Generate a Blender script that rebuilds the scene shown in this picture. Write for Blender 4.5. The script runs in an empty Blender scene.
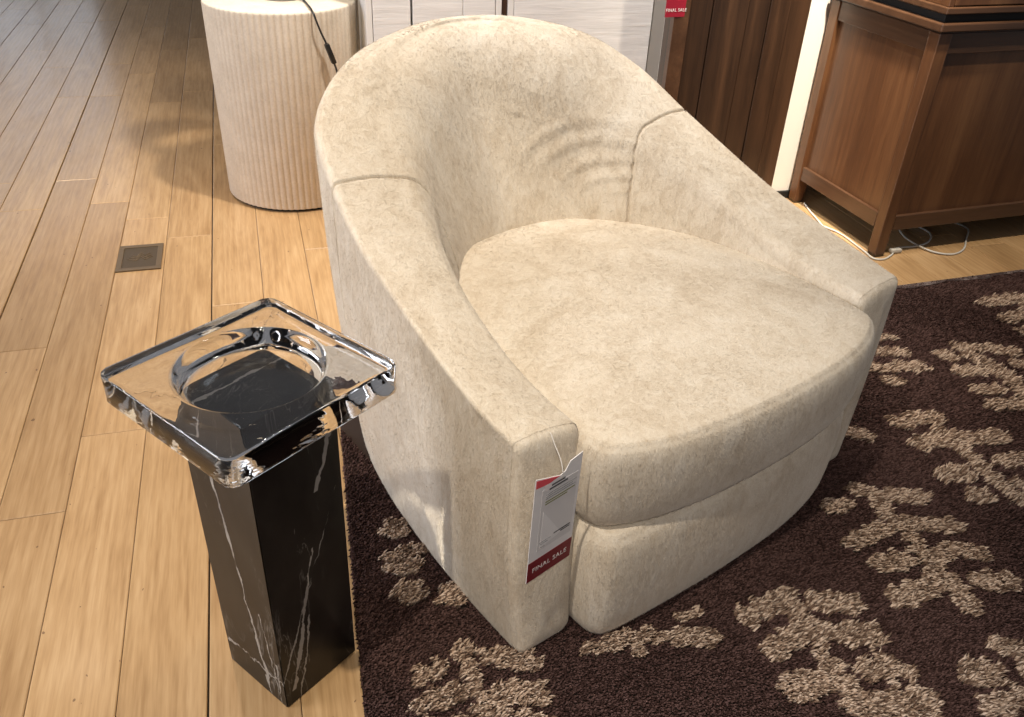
import bpy, bmesh, math, random
import numpy as np
from mathutils import Vector, Matrix
random.seed(7); RNG = np.random.default_rng(11)
S = bpy.context.scene; COL = S.collection
PI = math.pi

# ------------------------------------------------------------------ helpers
def link(o, parent=None):
    COL.objects.link(o)
    if parent is not None: o.parent = parent
    return o
def obj(name, bm, mat, parent=None, smooth=True, angle=None):
    me = bpy.data.meshes.new(name); bm.to_mesh(me); bm.free()
    return mobj(name, me, mat, parent, smooth, angle)
def mobj(name, me, mat, parent=None, smooth=True, angle=None):
    for m in (mat if isinstance(mat, (list, tuple)) else [mat]): me.materials.append(m)
    if smooth:
        me.polygons.foreach_set('use_smooth', [True]*len(me.polygons))
        if angle is not None and hasattr(me, 'set_sharp_from_angle'): me.set_sharp_from_angle(angle=math.radians(angle))
    return link(bpy.data.objects.new(name, me), parent)
def pymesh(name, V, F, mat, parent=None, smooth=True, angle=None):
    me = bpy.data.meshes.new(name)
    me.from_pydata([tuple(map(float, v)) for v in V], [], [tuple(map(int, f)) for f in F]); me.update()
    return mobj(name, me, mat, parent, smooth, angle)
def thing(name, label, cat, loc=(0, 0, 0), rz=0, group=None):
    o = bpy.data.objects.new(name, None); o.empty_display_size = .05
    link(o); o.location = loc; o.rotation_euler = (0, 0, rz)
    return tag(o, label, cat, group)
def tag(o, label, cat, group=None):
    o['label'] = label; o['category'] = cat; o['kind'] = 'thing'
    if group: o['group'] = group
    return o
def struct(o): o['kind'] = 'structure'; return o
def box(bm, c, s, rz=0, bev=0, seg=2, M=None):
    r = bmesh.ops.create_cube(bm, size=1)
    vs = r['verts']
    bmesh.ops.scale(bm, vec=s, verts=vs)
    if bev:
        es = list({e for v in vs for e in v.link_edges})
        rr = bmesh.ops.bevel(bm, geom=es, offset=bev, segments=seg, profile=.5, affect='EDGES')
        vs = list({v for f in rr['faces'] for v in f.verts} | {v for v in vs if v.is_valid})
    if rz: bmesh.ops.rotate(bm, cent=(0, 0, 0), matrix=Matrix.Rotation(rz, 3, 'Z'), verts=vs)
    bmesh.ops.translate(bm, vec=c, verts=vs)
    if M is not None: bmesh.ops.transform(bm, matrix=M, verts=vs, space=Matrix())
    return vs
def bb(bm, x0, x1, y0, y1, z0, z1, bev=.002, M=None):
    return box(bm, ((x0+x1)/2, (y0+y1)/2, (z0+z1)/2), (abs(x1-x0), abs(y1-y0), abs(z1-z0)), bev=bev, M=M)
def lathe(bm, prof, n=64, c=(0, 0), cap0=True, cap1=True):
    rings = []
    for r, z in prof: rings.append([bm.verts.new((c[0]+r*math.cos(2*PI*i/n), c[1]+r*math.sin(2*PI*i/n), z)) for i in range(n)])
    for a, b in zip(rings, rings[1:]):
        for i in range(n): bm.faces.new((a[i], a[(i+1) % n], b[(i+1) % n], b[i]))
    if cap0: bm.faces.new(rings[0][::-1])
    if cap1: bm.faces.new(rings[-1])
def catmull(P, n):
    P = [np.array(p, float) for p in P]; P = [2*P[0]-P[1]]+P+[2*P[-1]-P[-2]]; out = []
    for i in range(1, len(P)-2):
        for k in range(n):
            t = k/n; a, b, c, d = P[i-1:i+3]
            out.append(.5*((2*b)+(c-a)*t+(2*a-5*b+4*c-d)*t*t+(3*b-a-3*c+d)*t**3))
    out.append(P[-2]); return np.array(out)
def tube(bm, pts, r, n=8):
    pts = [Vector(p) for p in pts]; rings = []
    up = Vector((0.13, .21, 1))
    for i, p in enumerate(pts):
        d = (pts[min(i+1, len(pts)-1)]-pts[max(i-1, 0)]).normalized()
        a = d.cross(up)
        if a.length < 1e-4: a = d.cross(Vector((1, 0, 0)))
        a.normalize(); b = d.cross(a)
        rings.append([bm.verts.new(p+r*(math.cos(2*PI*k/n)*a+math.sin(2*PI*k/n)*b)) for k in range(n)])
    for a, b in zip(rings, rings[1:]):
        for k in range(n): bm.faces.new((a[k], a[(k+1) % n], b[(k+1) % n], b[k]))
    bm.faces.new(rings[0][::-1]); bm.faces.new(rings[-1])
def text(name, body, size, M, mat, parent, ext=.0003, font_x='CENTER'):
    cu = bpy.data.curves.new(name, 'FONT'); cu.body = body; cu.size = size; cu.extrude = ext
    cu.align_x = font_x; cu.align_y = 'CENTER'; cu.space_character = 1.08
    tmp = bpy.data.objects.new('tmp', cu); COL.objects.link(tmp)
    dg = bpy.context.evaluated_depsgraph_get()
    me = bpy.data.meshes.new_from_object(tmp.evaluated_get(dg))
    bpy.data.objects.remove(tmp); bpy.data.curves.remove(cu)
    me.transform(M); me.materials.clear()
    return mobj(name, me, mat, parent, smooth=False)

# ------------------------------------------------------------------ materials
class N:
    def __init__(s, name):
        s.m = bpy.data.materials.new(name); s.m.use_nodes = True; s.t = s.m.node_tree; s.n = s.t.nodes
        s.b = s.n['Principled BSDF']; s.l = s.t.links
    def add(s, typ, **kw):
        n = s.n.new('ShaderNode'+typ)
        for k, v in kw.items():
            if hasattr(n, k): setattr(n, k, v)
            else: n.inputs[k.replace('_', ' ')].default_value = v
        return n
    def ln(s, a, b): s.l.new(a, b)
    def set(s, **kw):
        for k, v in kw.items():
            i = s.b.inputs[k.replace('_', ' ')]
            if isinstance(v, (tuple, list)) and len(v) == 3: v = (*v, 1)
            i.default_value = v
        return s
    def coord(s, scale=(1, 1, 1), rot=(0, 0, 0), src='Object'):
        tc = s.add('TexCoord'); mp = s.add('Mapping'); mp.inputs['Scale'].default_value = scale; mp.inputs['Rotation'].default_value = rot
        s.ln(tc.outputs[src], mp.inputs['Vector']); return mp.outputs['Vector']
    def noise(s, vec, scale, detail=3, rough=.5, dist=0):
        n = s.add('TexNoise'); n.inputs['Scale'].default_value = scale; n.inputs['Detail'].default_value = detail
        n.inputs['Roughness'].default_value = rough; n.inputs['Distortion'].default_value = dist
        if vec is not None: s.ln(vec, n.inputs['Vector'])
        return n.outputs['Fac']
    def ramp(s, fac, stops):
        r = s.add('ValToRGB'); e = r.color_ramp.elements
        while len(e) < len(stops): e.new(.5)
        for el, (p, c) in zip(e, stops):
            el.position = p; el.color = (*c, 1) if len(c) == 3 else c
        s.ln(fac, r.inputs['Fac']); return r.outputs['Color']
    def math(s, op, a, b=None):
        n = s.add('Math', operation=op)
        for i, v in enumerate((a, b)):
            if v is None: continue
            if isinstance(v, (int, float)): n.inputs[i].default_value = v
            else: s.ln(v, n.inputs[i])
        return n.outputs[0]
    def mix(s, fac, a, b, blend='MIX'):
        n = s.add('Mix', data_type='RGBA', blend_type=blend)
        for i, v in ((0, fac), (6, a), (7, b)):
            if isinstance(v, (int, float)): n.inputs[i].default_value = v
            elif isinstance(v, tuple): n.inputs[i].default_value = (*v, 1)
            else: s.ln(v, n.inputs[i])
        return n.outputs[2]
    def bump(s, h, strength=.3, dist=.002, prev=None):
        b = s.add('Bump'); b.inputs['Strength'].default_value = strength; b.inputs['Distance'].default_value = dist
        s.ln(h, b.inputs['Height'])
        if prev is not None: s.ln(prev, b.inputs['Normal'])
        s.ln(b.outputs['Normal'], s.b.inputs['Normal']); return b.outputs['Normal']
    def col(s, c): s.ln(c, s.b.inputs['Base Color']); return s
def plain(name, c, rough=.5, **kw): return N(name).set(Base_Color=c, Roughness=rough, **kw).m

def wood(name, dark, mid, light, scale=1.0, axis='Z', rough=.35, coat=.15):
    k = N(name)
    sc = {'Z': (1, 1, .06), 'Y': (1, .06, 1), 'X': (.06, 1, 1)}[axis]
    v = k.coord(tuple(a*scale for a in sc))
    a = k.noise(v, 9, 4, .6, .6); b = k.noise(v, 55, 3, .6, .3); c = k.noise(v, 260, 2)
    f = k.math('ADD', k.math('MULTIPLY', a, .6), k.math('ADD', k.math('MULTIPLY', b, .28), k.math('MULTIPLY', c, .14)))
    k.col(k.ramp(f, [(.36, dark), (.5, mid), (.66, light)]))
    k.set(Roughness=rough, Coat_Weight=coat, Coat_Roughness=.3)
    k.bump(k.math('ADD', b, c), .12, .001); return k.m

def floor_mat():
    k = N('oak_floor')
    at = k.add('Attribute', attribute_name='plank'); rnd = at.outputs['Fac']
    tc = k.add('TexCoord'); off = k.add('CombineXYZ')
    k.ln(k.math('MULTIPLY', rnd, 7.3), off.inputs[0]); k.ln(k.math('MULTIPLY', rnd, 31.0), off.inputs[1])
    va = k.add('VectorMath', operation='ADD'); k.ln(tc.outputs['Object'], va.inputs[0]); k.ln(off.outputs[0], va.inputs[1])
    def sc(x, y):
        mp = k.add('Mapping'); mp.inputs['Scale'].default_value = (x, y, 1); k.ln(va.outputs[0], mp.inputs['Vector']); return mp.outputs['Vector']
    big = k.noise(sc(1, .16), 11, 3, .55, 1.6)        # cathedral figure
    w = k.add('TexWave', wave_type='BANDS', bands_direction='X'); k.ln(sc(1, .07), w.inputs['Vector'])
    w.inputs['Scale'].default_value = 16; w.inputs['Distortion'].default_value = 9; w.inputs['Detail'].default_value = 2.5
    w.inputs['Detail Scale'].default_value = 1.3
    fine = k.noise(sc(1, .05), 240, 2, .6); mid = k.noise(sc(1, .08), 60, 3, .6)
    f = k.math('ADD', k.math('MULTIPLY', big, .36), k.math('ADD', k.math('MULTIPLY', w.outputs['Fac'], .07),
        k.math('ADD', k.math('MULTIPLY', mid, .26), k.math('MULTIPLY', fine, .30))))
    c = k.ramp(f, [(.36, FLOOR_D), (.5, FLOOR_M), (.63, FLOOR_L)])
    tint = k.ramp(rnd, [(0, (.80, .77, .73)), (.35, (1, .98, .96)), (.7, (.90, .88, .86)), (1, (1.09, 1.07, 1.02))])
    c = k.mix(1.0, c, tint, 'MULTIPLY')
    sp = k.noise(sc(1, .6), 75, 1, .4); knot = k.ramp(sp, [(.0, (1, 1, 1)), (.215, (1, 1, 1)), (.22, (.0, .0, .0)), (1, (0, 0, 0))])
    c = k.mix(k.math('MULTIPLY', knot, .75), c, (.12, .055, .025))
    k.col(c); k.ln(k.ramp(mid, [(.3, (.30,)*3), (.7, (.42,)*3)]), k.b.inputs['Roughness'])
    k.set(Specular_IOR_Level=.5, Coat_Weight=.25, Coat_Roughness=.16)
    k.bump(k.math('ADD', k.math('MULTIPLY', big, .6), fine), .05, .001); return k.m
FLOOR_D, FLOOR_M, FLOOR_L = (.360, .218, .100), (.470, .303, .150), (.555, .378, .205)

def plush_mat(name, lightc, midc, darkc):
    k = N(name); v = k.coord()
    nap = k.noise(v, 7.5, 3, .6, 1.2); nap2 = k.noise(k.coord((1, 1, .35), (.3, .5, .2)), 60, 3, .65, .8); fib = k.noise(k.coord((1, 1, .4), (.4, .2, .7)), 420, 2, .7)
    f = k.math('ADD', k.math('MULTIPLY', nap, .40), k.math('ADD', k.math('MULTIPLY', nap2, .34), k.math('MULTIPLY', fib, .26)))
    c = k.ramp(f, [(.38, darkc), (.52, midc), (.64, lightc)]); at = k.add('Attribute', attribute_name='strand')
    k.col(k.mix(1.0, c, k.ramp(at.outputs['Fac'], [(0, (.83, .81, .78)), (.5, (.99, .985, .98)), (1, (1.09, 1.09, 1.09))]), 'MULTIPLY'))
    k.set(Roughness=.95, Sheen_Weight=.35, Sheen_Roughness=.45, Specular_IOR_Level=.15)
    k.b.inputs['Sheen Tint'].default_value = (1, .97, .92, 1)
    k.bump(nap2, .25, .006); return k.m

def marble_mat():
    k = N('black_marble'); 
    def vein(rot, sc, seedscale, lo, hi):
        v = k.coord(sc, rot); n = k.noise(v, seedscale, 5, .62, 1.3)
        return k.ramp(k.math('ABSOLUTE', k.math('SUBTRACT', n, .5)), [(0, (1, 1, 1)), (lo, (.75,)*3), (hi, (0, 0, 0))])
    v1 = vein((.25, .18, .5), (1, 1, .17), 9.0, .0035, .009); v2 = vein((.5, -.35, 1.1), (1.1, 1, .22), 15.0, .002, .006)
    mask = k.ramp(k.noise(k.coord((1, 1, .4)), 9, 2), [(.47, (0, 0, 0)), (.6, (1, 1, 1))])
    mask2 = k.ramp(k.noise(k.coord((1, 1, .5), (0, 0, 2)), 13, 2), [(.52, (0, 0, 0)), (.66, (1, 1, 1))])
    cloud = k.ramp(k.noise(k.coord((1, 1, .5), (.2, .4, 0)), 18, 4, .6), [(.4, (.006, .0055, .005)), (.75, (.022, .019, .016))])
    f = k.math('MAXIMUM', k.math('MULTIPLY', v1, k.math('MULTIPLY', mask, .35)), k.math('MULTIPLY', k.math('MULTIPLY', v2, mask2), .35))
    tc = k.add('TexCoord'); sp = k.add('SeparateXYZ'); k.ln(tc.outputs['Object'], sp.inputs[0])
    jit = k.math('SUBTRACT', k.noise(k.coord((1, 1, .6)), 34, 4, .65, .4), .5); wid = k.noise(k.coord((1, 1, .5)), 26, 2, .6)
    def sheet(ax, o, sl, w, z0, z1, jm=.022):
        # a mineral sheet: coordinate = o + sl*z
        d = k.math('ABSOLUTE', k.math('ADD', k.math('SUBTRACT', sp.outputs[ax], k.math('ADD', k.math('MULTIPLY', sp.outputs[2], sl), o)), k.math('MULTIPLY', jit, jm)))
        ww = k.math('MULTIPLY', k.math('MAXIMUM', k.math('SUBTRACT', wid, .36), 0), w)
        m = k.math('LESS_THAN', d, ww)
        m = k.math('MULTIPLY', m, k.math('MULTIPLY', k.math('GREATER_THAN', sp.outputs[2], z0), k.math('LESS_THAN', sp.outputs[2], z1)))
        return m
    for a in ((0, .037, -.128, .014, 0, .56), (0, .060, -.10, .006, .02, .2), (1, -.062, .235, .020, .03, .30), (1, -.098, .32, .016, .40, .53), (1, -.045, .20, .007, 0, .17), (1, -.10, .42, .006, .05, .40), (0, .062, 0, .008, 0, .10)):
        f = k.math('MAXIMUM', f, k.math('MULTIPLY', sheet(*a), .8))
    k.col(k.mix(f, cloud, (.42, .40, .37))); k.set(Roughness=.34, Specular_IOR_Level=.30); return k.m

def glass_mat():
    k = N('clear_glass'); k.set(Base_Color=(.97, .985, .98), Roughness=.015, IOR=1.5, Transmission_Weight=1.0)
    v = k.coord(); n = k.noise(v, 34, 2, .5); k.bump(n, .07, .006); return k.m

def travertine(name, c1, c2):
    k = N(name); v = k.coord(); n = k.noise(v, 14, 5, .65); f = k.noise(v, 160, 2)
    k.col(k.ramp(k.math('ADD', k.math('MULTIPLY', n, .6), k.math('MULTIPLY', f, .4)), [(.35, c1), (.65, c2)]))
    k.set(Roughness=.8); k.bump(f, .3, .002); return k.m

def whitewood():
    k = N('white_painted_wood'); v = k.coord((.05, 1, 1)); a = k.noise(v, 60, 4, .6, .4); b = k.noise(v, 240, 2)
    f = k.math('ADD', k.math('MULTIPLY', a, .6), k.math('MULTIPLY', b, .4))
    k.col(k.ramp(f, [(.35, (.72, .71, .70)), (.6, (.86, .85, .84))])); k.set(Roughness=.6); k.bump(f, .5, .003); return k.m

M_floor = floor_mat()
M_plush = plush_mat('cream_plush', (.79, .735, .645), (.73, .66, .555), (.60, .515, .405))
M_marble = marble_mat(); M_glass = glass_mat()
M_trav = travertine('cream_fluted_stone', (.66, .58, .47), (.80, .72, .60))
M_walnut = wood('walnut', (.055, .023, .010), (.100, .043, .018), (.155, .074, .032), 1.0, 'Z')
M_walnut_h = wood('walnut_rail', (.042, .020, .010), (.072, .035, .018), (.11, .056, .029), 1.0, 'X')
M_walnut_v = wood('walnut_rail_deep', (.042, .020, .010), (.072, .035, .018), (.11, .056, .029), 1.0, 'Y')
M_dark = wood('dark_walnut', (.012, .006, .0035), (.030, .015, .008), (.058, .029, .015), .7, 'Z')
M_white = whitewood()
M_wall = plain('white_wall_paint', (.86, .84, .80), .8)
M_black = plain('black_shadow_gap', (.006, .006, .006), .7)
M_blackp = plain('black_plastic', (.012, .012, .012), .35)
M_cable = plain('white_cable', (.55, .54, .50), .4)
M_card = plain('tag_card', (.84, .83, .84), .45); M_card2 = plain('tag_card_panel', (.72, .71, .72), .45)
M_red = plain('tag_red', (.19, .003, .014), .45); M_pink = plain('tag_pink', (.80, .09, .12), .45)
M_ink = plain('tag_ink', (.06, .06, .065), .6); M_inkg = plain('tag_green_ink', (.20, .21, .06), .6); M_grey = plain('tag_grey_ink', (.30, .30, .31), .6)
M_letter = plain('tag_white_lettering', (.85, .80, .80), .5)
M_string = plain('tag_string', (.70, .68, .66), .6)
M_bronze = plain('aged_bronze', (.15, .105, .062), .45, Metallic=.3)
M_bronze2 = plain('aged_bronze_dark', (.085, .060, .036), .5, Metallic=.3)
M_steel = plain('brushed_steel', (.32, .30, .28), .35, Metallic=.9)
M_shade = plain('linen_shade', (.75, .70, .60), .9)
M_under = plain('subfloor_dark', (.03, .018, .009), .9)
M_pane = plain('window_glass', (1, 1, 1), .0, Transmission_Weight=1.0, IOR=1.45)
M_greyside = plain('flat_grey_side', (.33, .31, .285), .7)  # even grey for the strip right of the wide white door
M_walltaupe = plain('taupe_wall_paint', (.42, .38, .34), .8)
# ------------------------------------------------------------------ floor
def build_floor():
    bs = [-.741, -.597, -.468, -.3295, -.189, -.044, .0965]
    a = bs[0]
    while a > -4.2: a -= .1405; bs.insert(0, a)
    a = bs[-1]
    while a < 4.8: a += .1405; bs.append(a)
    fixed = {(-.88): [3.082, 4.411], (-.741): [3.34, 2.144, 4.407, 4.98], (-.597): [2.982, 1.481]}
    fixed[-.3295] = [2.763, .45]; fixed[-.189] = [2.277, .3]; fixed[-.044] = [1.62, .5]; fixed[-.468] = [1.73, .25]; fixed[-.597] = [1.481, .1]
    V, F, val = [], [], []
    for i in range(len(bs)-1):
        x0, x1 = bs[i], bs[i+1]; ys = None
        for k, v in fixed.items():
            if abs(k-x0) < .01: ys = sorted(v)
        ys = list(ys) if ys else [RNG.uniform(.2, 2.2)]
        while ys[0] > -.6: ys.insert(0, ys[0]-RNG.uniform(1.0, 1.7))
        while ys[-1] < 9.0: ys.append(ys[-1]+RNG.uniform(.9, 1.7))
        gl = .0006 + (.0012 if abs(x0+.741) < .01 else 0) + (.0016 if abs(x0+.189) < .01 else 0)
        gr = .0006 + (.0012 if abs(x1+.741) < .01 else 0) + (.0008 if abs(x1+.189) < .01 else 0)
        for y0, y1 in zip(ys, ys[1:]):
            b = len(V); r = RNG.random(); e = .0018; g = .0007
            xa, xb, ya, yb = x0+gl, x1-gr, max(y0, -.6)+g, min(y1, 9.0)-g
            if yb-ya < .01: continue
            V += [(xa+e, ya+e, 0), (xb-e, ya+e, 0), (xb-e, yb-e, 0), (xa+e, yb-e, 0), (xa, ya, -.0012), (xb, ya, -.0012), (xb, yb, -.0012), (xa, yb, -.0012),
                  (xa, ya, -.008), (xb, ya, -.008), (xb, yb, -.008), (xa, yb, -.008)]
            F.append((b, b+1, b+2, b+3)); val.append((r, 0))
            for k in range(4):
                F.append((b+4+k, b+4+(k+1) % 4, b+(k+1) % 4, b+k)); val.append((r, 0))
                F.append((b+8+k, b+8+(k+1) % 4, b+4+(k+1) % 4, b+4+k)); val.append((r, 0))
    b = len(V); V += [(-4.3, -.6, -.0075), (4.9, -.6, -.0075), (4.9, 9, -.0075), (-4.3, 9, -.0075)]; F.append((b, b+1, b+2, b+3)); val.append((0, 1))
    o = pymesh('floor', V, F, [M_floor, M_under], smooth=False); me = o.data
    at = me.attributes.new('plank', 'FLOAT', 'FACE'); at.data.foreach_set('value', [v[0] for v in val])
    me.polygons.foreach_set('material_index', [v[1] for v in val])
    struct(o)
build_floor()

# ------------------------------------------------------------------ walls
bm = bmesh.new()
bb(bm, 1.50, 4.8, 2.85, 2.97, 0, 3.0, 0)
struct(obj('wall_back', bm, M_wall, smooth=False))
bm = bmesh.new(); bb(bm, .40, 1.62, 3.22, 3.34, 0, 3.0, 0); struct(obj('wall_left', bm, M_wall, smooth=False))
bm = bmesh.new(); bb(bm, 1.50, 1.96, 2.70, 2.85, 0, 3.0, 0); struct(obj('trim_1', bm, M_wall, smooth=False))
bm = bmesh.new(); bb(bm, 1.50, 1.96, 2.688, 2.70, 0, .027, 0); struct(obj('shade_strip_back', bm, M_black, smooth=False))  # black strip standing in for the shade at the foot of the wall
# far end of the store: a wall with tall windows that the polished floor mirrors
bm = bmesh.new(); WY = 9.0
bb(bm, -4.3, -3.6, WY, WY+.15, 0, 3.2, 0); bb(bm, -1.25, 4.8, WY, WY+.15, 0, 3.2, 0)
bb(bm, -3.6, -1.25, WY, WY+.15, 0, .35, 0); bb(bm, -3.6, -1.25, WY, WY+.15, 2.75, 3.2, 0); bb(bm, -2.35, -2.25, WY, WY+.15, .35, 2.75, 0)
struct(obj('wall_far', bm, M_walltaupe, smooth=False))
for n, (a, b) in enumerate(((-3.6, -2.35), (-2.25, -1.25))):
    bm = bmesh.new()
    for c in ((a, a+.05, .35, 2.75), (b-.05, b, .35, 2.75), (a+.05, b-.05, .35, .40), (a+.05, b-.05, 2.70, 2.75), ((a+b)/2-.02, (a+b)/2+.02, .40, 2.70)):
        bb(bm, c[0], c[1], WY+.02, WY+.08, c[2], c[3], .003)
    wf = struct(obj('window_%d' % (n+1), bm, M_wall, smooth=False))
    bm = bmesh.new(); bb(bm, a+.05, b-.05, WY+.047, WY+.053, .40, 2.70, 0); obj('pane', bm, M_pane, wf, smooth=False)

# ------------------------------------------------------------------ swivel chair
XM = .467
ST = [ # outer bottom, outer ridge, z, inner ridge, z, inner seat, rB, rC
 ((-.010, 0), (-.022, 0), .464, (.104, 0), .453, (.104, 0), .010, .018),
 ((-.013, .10), (-.027, .097), .481, (.106, .098), .460, (.106, .100), .010, .022),
 ((-.011, .220), (-.024, .221), .509, (.111, .211), .484, (.110, .200), .010, .026),
 ((-.004, .342), (-.018, .348), .545, (.122, .337), .530, (.122, .300), .012, .032),
 ((.010, .462), (-.014, .473), .590, (.145, .456), .583, (.163, .398), .015, .040),
 ((.034, .578), (.004, .603), .651, (.191, .581), .637, (.243, .505), .022, .056),
 ((.078, .69), (.040, .741), .732, (.243, .688), .702, (.312, .575), .036, .075),
 ((.165, .783), (.143, .838), .800, (.320, .757), .770, (.378, .622), .048, .095),
 ((.30, .855), (.292, .931), .825, (.401, .823), .801, (.430, .646), .054, .110),
 ((.467, .888), (.467, .980), .838, (.467, .856), .811, (.467, .653), .056, .115)]
def flat(s): return [*s[0], *s[1], s[2], *s[3], s[4], *s[5], s[6], s[7]]
rows = [flat(s) for s in ST]
def mir(r): r = list(r); r[0], r[2], r[5], r[8] = 2*XM-r[0], 2*XM-r[2], 2*XM-r[5], 2*XM-r[8]; return r
rows += [mir(r) for r in rows[-2::-1]]
ROWS = np.array(rows)
ROWS[14:19, 0] -= np.array([.006, .012, .020, .026, .028]); ROWS[10, 4] += .010; ROWS[10, 7] += .010; ROWS[11, 4] += .004
# the spline through the front ends starts straight, so the ends are padded by reflection
PAD = np.vstack([2*ROWS[0]-ROWS[1], ROWS, 2*ROWS[-1]-ROWS[-2]])
def station(u):
    i = min(int(u), len(ROWS)-2); t = u-i; a, b, c, d = PAD[i:i+4]
    return .5*((2*b)+(c-a)*t+(2*a-5*b+4*c-d)*t*t+(3*b-a-3*c+d)*t**3)
ZB = .009
def section(u, nA=26, nR=9, nI=26):
    s = station(u)
    A = np.array([s[0], s[1], ZB]); B = np.array([s[2], s[3], s[4]]); C = np.array([s[5], s[6], s[7]]); D = np.array([s[8], s[9], .36])
    rB, rC = s[10], s[11]
    n = lambda v: v/np.linalg.norm(v)
    out = np.array([B[0]-C[0], B[1]-C[1], 0]); out = n(out)
    BA, BC, CD = n(A-B), n(C-B), n(D-C)
    P = []
    tw = np.linalg.norm(C-B); B0, B1 = B+BA*rB, B+BC*min(rB, .46*tw); C0, C1 = C-BC*min(rC, .5*tw), C+CD*rC*1.3
    A0 = A-out*.010
    P.append(A0)
    for k in range(1, 5):
        t = k/5; P.append((1-t)**2*A0+2*t*(1-t)*A+t*t*(A-BA*.012))
    As = A-BA*.012
    for k in range(nA):
        t = k/nA; P.append(As+(B0-As)*t+out*.010*math.sin(PI*t))
    for k in range(nR):
        t = k/nR; P.append((1-t)**2*B0+2*t*(1-t)*B+t*t*B1)
    for k in range(6):
        t = k/6; q = B1+(C0-B1)*t; q[2] += .005*math.sin(PI*t); P.append(q)
    for k in range(nR+3):
        t = k/(nR+3); P.append((1-t)**2*C0+2*t*(1-t)*C+t*t*C1)
    for k in range(nI+1):
        t = k/nI; P.append(C1+(D-C1)*t-out*.008*math.sin(PI*t))
    P.append(D+np.array([0, 0, -.14]))
    return np.array(P)
def seamed(V, F, edge_rows, nrow, ncol, depth=.0055, w=.0032):
    """sink the rows next to a sewn edge a little, so the seam reads as a groove"""
    V = np.array(V); G = V.reshape(nrow, ncol, 3)
    me = bpy.data.meshes.new('t'); me.from_pydata([tuple(v) for v in V], [], F); me.update()
    nn = np.zeros(len(V)*3); me.vertices.foreach_get('normal', nn); nn = nn.reshape(nrow, ncol, 3); bpy.data.meshes.remove(me)
    for e in edge_rows:
        d = np.linalg.norm(G-G[e][None], axis=2)
        G = G-nn*(depth*np.exp(-(d/w)**2))[..., None]
    return G.reshape(-1, 3)
WR = [ # creases pressed into the backrest: start, end, bend, depth, width (x, z on the inner face)
 ]
def shell(u0, u1, nu, edges):
    us = [u0+(u1-u0)*(.5-.5*math.cos(PI*i/(nu-1))) for i in range(nu)]
    R = [section(u) for u in us]; nc = len(R[0]); V = np.vstack(R); F = []
    for i in range(nu-1):
        for j in range(nc-1):
            a = i*nc+j; F.append((a, a+1, a+nc+1, a+nc))
    return seamed(V, F, [0 if e == 0 else nu-1 for e in edges], nu, nc), F, nc
FUR = 170000
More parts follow.
